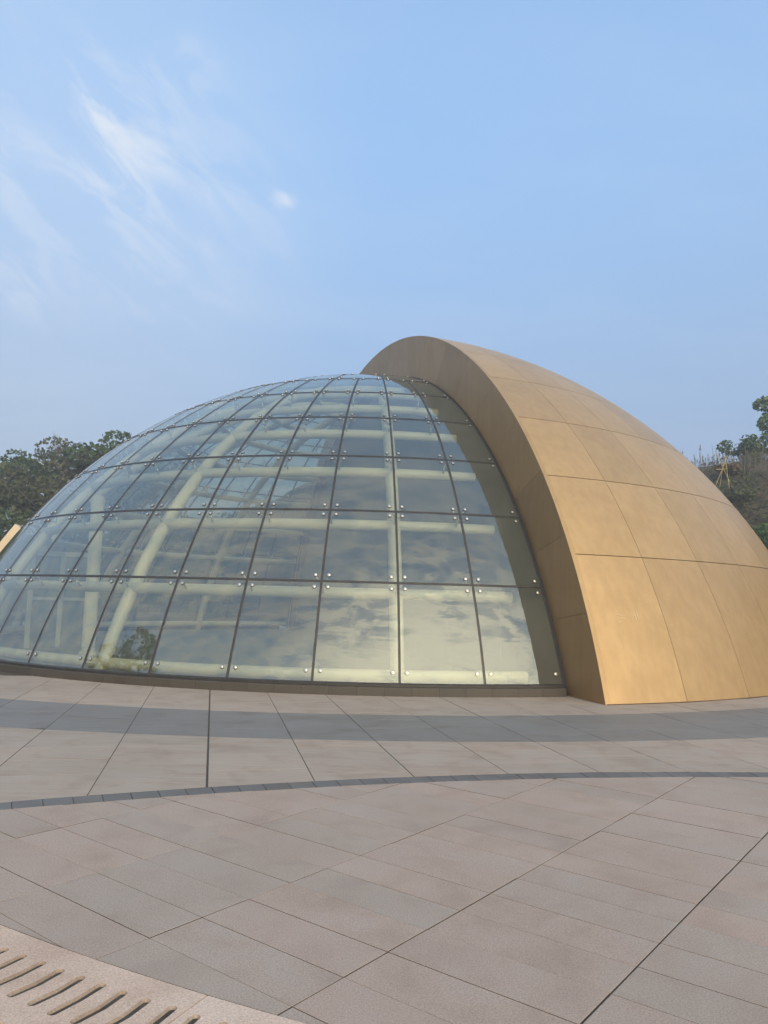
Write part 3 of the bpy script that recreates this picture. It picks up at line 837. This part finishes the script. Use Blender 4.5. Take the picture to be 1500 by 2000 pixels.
# sealant bead at the foot of the cladding and pale scuffs on the first panel
for i in range(24):
    rho = GR * cos(GEL[0]); wa = rho * math.tan(GDA / 2)
    b = MB(); b.box((-wa, -rho - .008, -.004), (wa, -rho + .03, .012)); b.build('foot_sealant', m_goldback, gold, (0, 0, 0), R_(CUT) + GDA * (i + .5))
m_scuff = simple('bare_scuff', (.74, .62, .42), 0.5, 0.2, 0.1, 30)
for (ea, aa), (eb, ab) in (((23.01, 21.13), (22.88, 21.95)), ((22.72, 21.12), (22.72, 21.98)), ((22.45, 21.19), (22.50, 21.70)), ((23.28, 22.97), (22.55, 23.05)), ((23.29, 23.24), (22.70, 23.31)), ((23.1, 22.80), (22.8, 22.84))):
    b = MB(); w_ = R_(CUT) + GDA / 2
    def on(e, a_):
        rho = (GR + .001) * cos(R_(e)); return Vector((rho * math.tan(R_(a_) - w_), -rho, GZ + (GR + .001) * sin(R_(e))))
    b.tube([on(ea, aa), (on(ea, aa) + on(eb, ab)) / 2, on(eb, ab)], [.002, .0045, .002], 5); b.build('scuff_mark', m_scuff, gold, (0, 0, 0), w_)

# cream canopy edge behind the left flank of the dome
can = empty('canopy_fin', (DC.x, DC.y, 0), 'cream curved canopy edge showing behind the left flank of the glass dome', 'canopy')
fin = shell_patch(DR + .20, DR + .56, R_(18.0), R_(35.6), R_(-79), R_(-81.2), 16, 1, m_cream, 'edge_face', DZ, False)
obj('edge_face', fin, can)
fin2 = shell_patch(DR + .25, DR + .52, R_(18.0), R_(35.4), R_(-81.25), R_(-96), 16, 8, m_cream, 'roof_skin', DZ, False)
obj('roof_skin', fin2, can)

# ------------------------------------------------------------------ vegetation
def leaf_cloud(b, rng, blobs, n, size, droop=0.0, mi=0):
    tot = sum(w[3] * w[4] * w[5] for w in blobs) if len(blobs[0]) > 4 else None
    ws = [(q[1] * q[2] * q[3]) ** .67 for q in blobs]; tw = sum(ws)
    for q, wgt in zip(blobs, ws):
        c, rx, ry, rz = q
        for _ in range(int(n * wgt / tw)):
            while True:
                d = Vector((rng.uniform(-1, 1), rng.uniform(-1, 1), rng.uniform(-1, 1)))
                if .05 < d.length < 1: break
            d = d.normalized() * (d.length ** .45)
            p = c + Vector((d.x * rx, d.y * ry, d.z * rz))
            if noise.noise(p * 1.1 + Vector((9, 3, 1))) < -.22: continue
            s = size * rng.uniform(.55, 1.35)
            u_ = Vector((rng.gauss(0, 1), rng.gauss(0, 1), rng.gauss(0, .7))).normalized()
            w_ = u_.cross(Vector((rng.gauss(0, 1), rng.gauss(0, 1), rng.gauss(0, 1)))).normalized()
            b.add([p - u_ * s * .5, p + w_ * s * .34, p + u_ * s * .5, p - w_ * s * .34], [(0, 1, 2, 3)], mi)
def tree(name, loc, h, spread, seed, leafm, label, cat='tree', group=None, nleaf=5000, lsize=.22, trunk_h=.3, bare=0.0, barkm=None, lean=0.0):
    rng = random.Random(seed); t = empty(name, loc, label, cat, group)
    tk = MB(); th = h * trunk_h; r0 = .028 * h + .03
    top = Vector((lean * h * .2, 0, h * .82))
    pts = [Vector((0, 0, -.3))] + [Vector((rng.uniform(-.05, .05) * h * .3 + top.x * s, rng.uniform(-.05, .05) * h * .3, top.z * s)) for s in (.2, .4, .6, .8, 1)]
    tk.tube(pts, [r0 * k for k in (1.2, 1, .8, .6, .4, .15)], 8)
    blobs = []; ends = []
    nl = 11
    for i in range(nl):
        s = trunk_h + (1 - trunk_h) * (i + .5) / nl * .95
        base = Vector((top.x * s, 0, h * .82 * s)); a = i * 2.4 + rng.uniform(-.5, .5)
        ln = spread * (1.0 - .55 * abs(s - .55) / .5) * rng.uniform(.7, 1.1)
        tip = base + Vector((cos(a) * ln, sin(a) * ln, ln * rng.uniform(.35, .8)))
        mid = (base + tip) / 2 + Vector((rng.uniform(-.1, .1), rng.uniform(-.1, .1), -.08)) * ln
        tk.tube([base, mid, tip], [r0 * .38 * (1.2 - s), r0 * .24 * (1.2 - s), .012], 5)
        ends.append((base, mid, tip))
        br = spread * rng.uniform(.30, .48)
        blobs.append((tip, br * rng.uniform(.8, 1.3), br * rng.uniform(.8, 1.3), br * rng.uniform(.55, .85)))
        if rng.random() < .7: blobs.append((mid + Vector((0, 0, .15 * ln)), br * .8, br * .8, br * .6))
    blobs.append((Vector((top.x, 0, h * .86)), spread * .42, spread * .42, h * .12))
    if bare:
        for base, mid, tip in ends:
            for _ in range(int(14 * bare)):
                p = mid.lerp(tip, rng.uniform(0, 1)); d = Vector((rng.gauss(0, .5), rng.gauss(0, .5), rng.uniform(.2, 1))).normalized() * spread * rng.uniform(.25, .6)
                k = p + d * .5 + Vector((rng.uniform(-.1, .1), rng.uniform(-.1, .1), 0))
                tk.tube([p, k, p + d], [.018, .012, .006], 4)
                for _ in range(3):
                    e = p + d * rng.uniform(.4, .9); tk.tube([e, e + Vector((rng.gauss(0, .2), rng.gauss(0, .2), rng.uniform(.1, .4))) * spread * .4], [.008, .004], 3)
    tk.build('trunk', barkm or m_bark, t, smooth=True)
    cr = MB(); leaf_cloud(cr, rng, blobs, nleaf, lsize)
    cr.build('crown', leafm, t)
    return t
def bush(name, loc, rx, ry, rz, seed, leafm, label, n=1500, size=.14, group=None):
    rng = random.Random(seed); t = empty(name, loc, label, 'shrub', group)
    st = MB(); blobs = []
    for i in range(7):
        a = rng.uniform(0, 2 * pi); tip = Vector((cos(a) * rx * rng.uniform(.2, .7), sin(a) * ry * rng.uniform(.2, .7), rz * rng.uniform(.6, 1.3)))
        st.tube([(0, 0, -.2), tip * .5 + Vector((0, 0, .05)), tip], [.03, .02, .008], 5)
        blobs.append((tip, rx * .5, ry * .5, rz * .45))
    st.build('stem', m_bark, t); c = MB(); leaf_cloud(c, rng, blobs, n, size); c.build('foliage', leafm, t)
    return t
def ghz(x, y): return hill_h(x, y)
GL = 'trees on the left hillside'
LT = [ # x, y, top z, spread, material, bare, label
 (-26.5, 47.0, 7.4, 2.9, m_leafA, 0, 'green tree at the left edge of the frame on the wooded hillside'),
 (-22.6, 47.5, 9.7, 2.8, m_leafA, 0, 'rounded dark green tree second from the left on the hillside'),
 (-20.6, 49.5, 11.4, 2.7, m_leafB, .8, 'half bare olive tree with grey twigs between two dark hillside trees'),
 (-18.2, 46.5, 10.2, 2.6, m_leafB, .5, 'thin twiggy olive tree in the middle of the hillside row'),
 (-16.6, 47.0, 11.5, 2.7, m_leafA, 0, 'tallest dense dark green tree on the left hillside'),
 (-15.0, 50.0, 12.1, 2.4, m_leafB, 1.0, 'pale bare twigged tree on the hillside touching the dome outline'),
 (-24.0, 42.0, 7.0, 2.9, m_leafA, 0, 'low dark leafy tree in front of the left hillside row'),
 (-19.8, 41.5, 7.6, 2.8, m_leafB, .3, 'low olive tree in front of the half bare hillside tree'),
 (-16.0, 42.5, 8.2, 2.6, m_leafA, 0, 'low dark tree in front of the tallest hillside tree'),
 (-20.8, 37.5, 5.2, 2.6, m_leafA, 0, 'lowest dark green tree above the cream canopy edge'),
]
for i, (x, y, zt, sprd, lm_, br_, lab) in enumerate(LT):
    z = ghz(x, y) - .1
    tree('hillside_tree', (x, y, z), zt - z, sprd, 100 + i, lm_, lab, 'tree', GL, 5200 if br_ < .6 else 2600, .26, .22, br_, m_twig if br_ else m_bark)
# undergrowth covering the left slope
rng = random.Random(77); ug = MB()
for _ in range(9000):
    x = rng.uniform(-32, -8); y = rng.uniform(33, 50); z = ghz(x, y)
    if z < .2: continue
    p = Vector((x, y, z + rng.uniform(0, 1.5) * abs(noise.noise(Vector((x * .5, y * .5, 0)))) + .1)); s = rng.uniform(.15, .4)
    u_ = Vector((rng.gauss(0, 1), rng.gauss(0, 1), rng.gauss(0, 1))).normalized(); w_ = u_.orthogonal().normalized()
    ug.add([p - u_ * s * .5, p + w_ * s * .35, p + u_ * s * .5, p - w_ * s * .35], [(0, 1, 2, 3)])
tag(ug.build('undergrowth', m_leafA), 'dark undergrowth covering the left hillside below the trees', 'undergrowth', kind='stuff')

# right bank: tall dry stalks on the ridge, scrub, tree, stakes
rng = random.Random(31); gs = MB()
for _ in range(1500):
    a = rng.uniform(.40, 1.35); rho = rng.uniform(22.6, 26.5)
    x = DC.x + rho * sin(a); y = DC.y + rho * cos(a); z = ghz(x, y); h = rng.uniform(.3, 1.0) * (1.6 if rng.random() < .12 else 1)
    l = Vector((rng.gauss(0, .10), rng.gauss(0, .10), 1)) * h; p = Vector((x, y, z - .05)); wv = Vector((cos(a), -sin(a), 0)) * .011
    gs.add([p - wv, p + wv, p + l * .7 + wv * .7, p + l * .7 - wv * .7, p + l], [(0, 1, 2, 3), (3, 2, 4)])
    if rng.random() < .6:
        q = p + l * .86; s = .03
        gs.add([q - wv * 2.4, q + Vector((0, 0, -.09)), q + wv * 2.4, q + Vector((0, 0, .13))], [(0, 1, 2, 3)])
tag(gs.build('dry_stalks', m_dry), 'tall dry seed stalks along the ridge of the earth bank', 'dry grass', kind='stuff')
sc_ = MB()
for _ in range(22000):
    a = rng.uniform(.55, 1.75); rho = rng.uniform(15, 26)
    x = DC.x + rho * sin(a); y = DC.y + rho * cos(a)
    if noise.noise(Vector((x * .45, y * .45, 5))) < -.16: continue
    z = ghz(x, y)
    p = Vector((x, y, z + rng.uniform(.0, .45) ** 1.3)); s = rng.uniform(.08, .24)
    u_ = Vector((rng.gauss(0, 1), rng.gauss(0, 1), rng.gauss(0, 1))).normalized(); w_ = u_.orthogonal().normalized()
    sc_.add([p - u_ * s * .5, p + w_ * s * .35, p + u_ * s * .5, p - w_ * s * .35], [(0, 1, 2, 3)], 0 if noise.noise(Vector((x * .3, y * .3, 1))) > -.1 else 1)
tag(sc_.build('bank_scrub', [m_leafB, m_leafD]), 'low brown and olive scrub covering the earth bank', 'scrub', kind='stuff')
def onhill(px, dist):
    return px * dist, dist
for i, (x, y, rx, rz, lm_, n_, lab) in enumerate([
    (18.9, 40.3, 1.2, .8, m_leafA, 1600, 'dark green shrub just below the ridge of the right bank'),
    (20.4, 41.2, .9, .7, m_leafP, 1000, 'upright leafy shrub on the ridge left of the poplar'),
    (16.2, 33.6, 1.1, .75, m_leafC, 1700, 'bright fresh green shrub on the slope at the right edge'),
    (16.4, 36.0, 1.2, .5, m_leafB, 1300, 'low olive shrub on the slope above the bright green shrub'),
    (14.9, 33.8, .8, .5, m_leafB, 900, 'small olive shrub beside the gold shell outline'),
    (15.6, 31.0, 1.0, .6, m_leafA, 1200, 'dark shrub low on the bank beside the gold shell'),
    (17.3, 38.5, .8, .4, m_leafD, 800, 'brown dry shrub beside the bamboo stakes')]):
    bush('bank_shrub', (x, y, ghz(x, y)), rx, rx, rz, 300 + i, lm_, lab, n_, .17, 'shrubs on the right bank')
tree('poplar_tree', (21.2, 40.5, ghz(21.2, 40.5)), 4.2, 1.4, 411, m_leafP, 'young leafy poplar standing on the ridge at the right edge', 'tree', None, 2600, .24, .2, 0, m_bark)

def stake_set(loc):
    t = empty('stake_tripod', loc, 'yellow bamboo stakes tied in a tripod on the right bank', 'plant stakes')
    for (x0, y0), (x1, y1), h in (((-.55, 0), (.35, .1), 1.9), ((.75, .1), (-.3, .05), 2.1), ((.0, .5), (.05, -.2), 1.8), ((.25, -.3), (.2, .1), 1.9)):
        b = MB(); b.tube([(x0, y0, -.2), (x1, y1, h)], .013, 6); b.build('stake', m_bamboo, t)
    b = MB(); b.tube([(-.28, 0, 1.15), (.28, .05, 1.2)], .016, 6); b.build('tie', m_bamboo, t)
x, y = 16.3, 36.9
stake_set((x, y, ghz(x, y)))
x, y = 15.75, 31.6; z = ghz(x, y)
t = empty('pole_rail', (x, y, z), 'pale wooden pole rail lying on the bank at the right edge', 'rail')
b = MB(); b.tube([(-.9, 0, .35), (1.2, .1, .75)], .035, 6); b.build('rail', m_pole, t)
b = MB(); b.tube([(-.3, 0, -.2), (-.32, 0, 1.0)], .03, 6); b.build('post', m_pole, t)
b = MB(); b.tube([(.6, 0.05, -.2), (.62, .05, .62)], .03, 6); b.build('post', m_pole, t)

# trees left of the plaza, out of frame but mirrored in the glass
for i, (x, y, h) in enumerate(((-13.5, 2.0, 8.5), (-15.5, 8.0, 9.5), (-11.0, -5.0, 7.5))):
    tree('plaza_tree', (x, y, -.05), h, 2.4, 500 + i, m_leafA, ['leafy tree mirrored in the lower left panes of the dome', 'taller leafy tree mirrored at the far left of the dome', 'tree mirrored low in the middle panes of the dome'][i], 'tree', 'trees beside the plaza', 3500, .26, .3)

# hazy evening air over the whole site
hm = bpy.data.materials.new('hazy_air'); hm.use_nodes = True
hn = hm.node_tree.nodes; hn.remove(hn['Principled BSDF'])
pv = hn.new('ShaderNodeVolumePrincipled'); pv.inputs['Color'].default_value = (.86, .92, 1.0, 1); pv.inputs['Density'].default_value = 0.0032
pv.inputs['Anisotropy'].default_value = 0.2
hm.node_tree.links.new(pv.outputs[0], hn['Material Output'].inputs['Volume'])
hb_ = MB(); hb_.box((-640, -640, -1.1), (640, 640, 17.0))
tag(hb_.build('haze', hm), 'thin bluish evening haze filling the air', 'haze', kind='stuff')
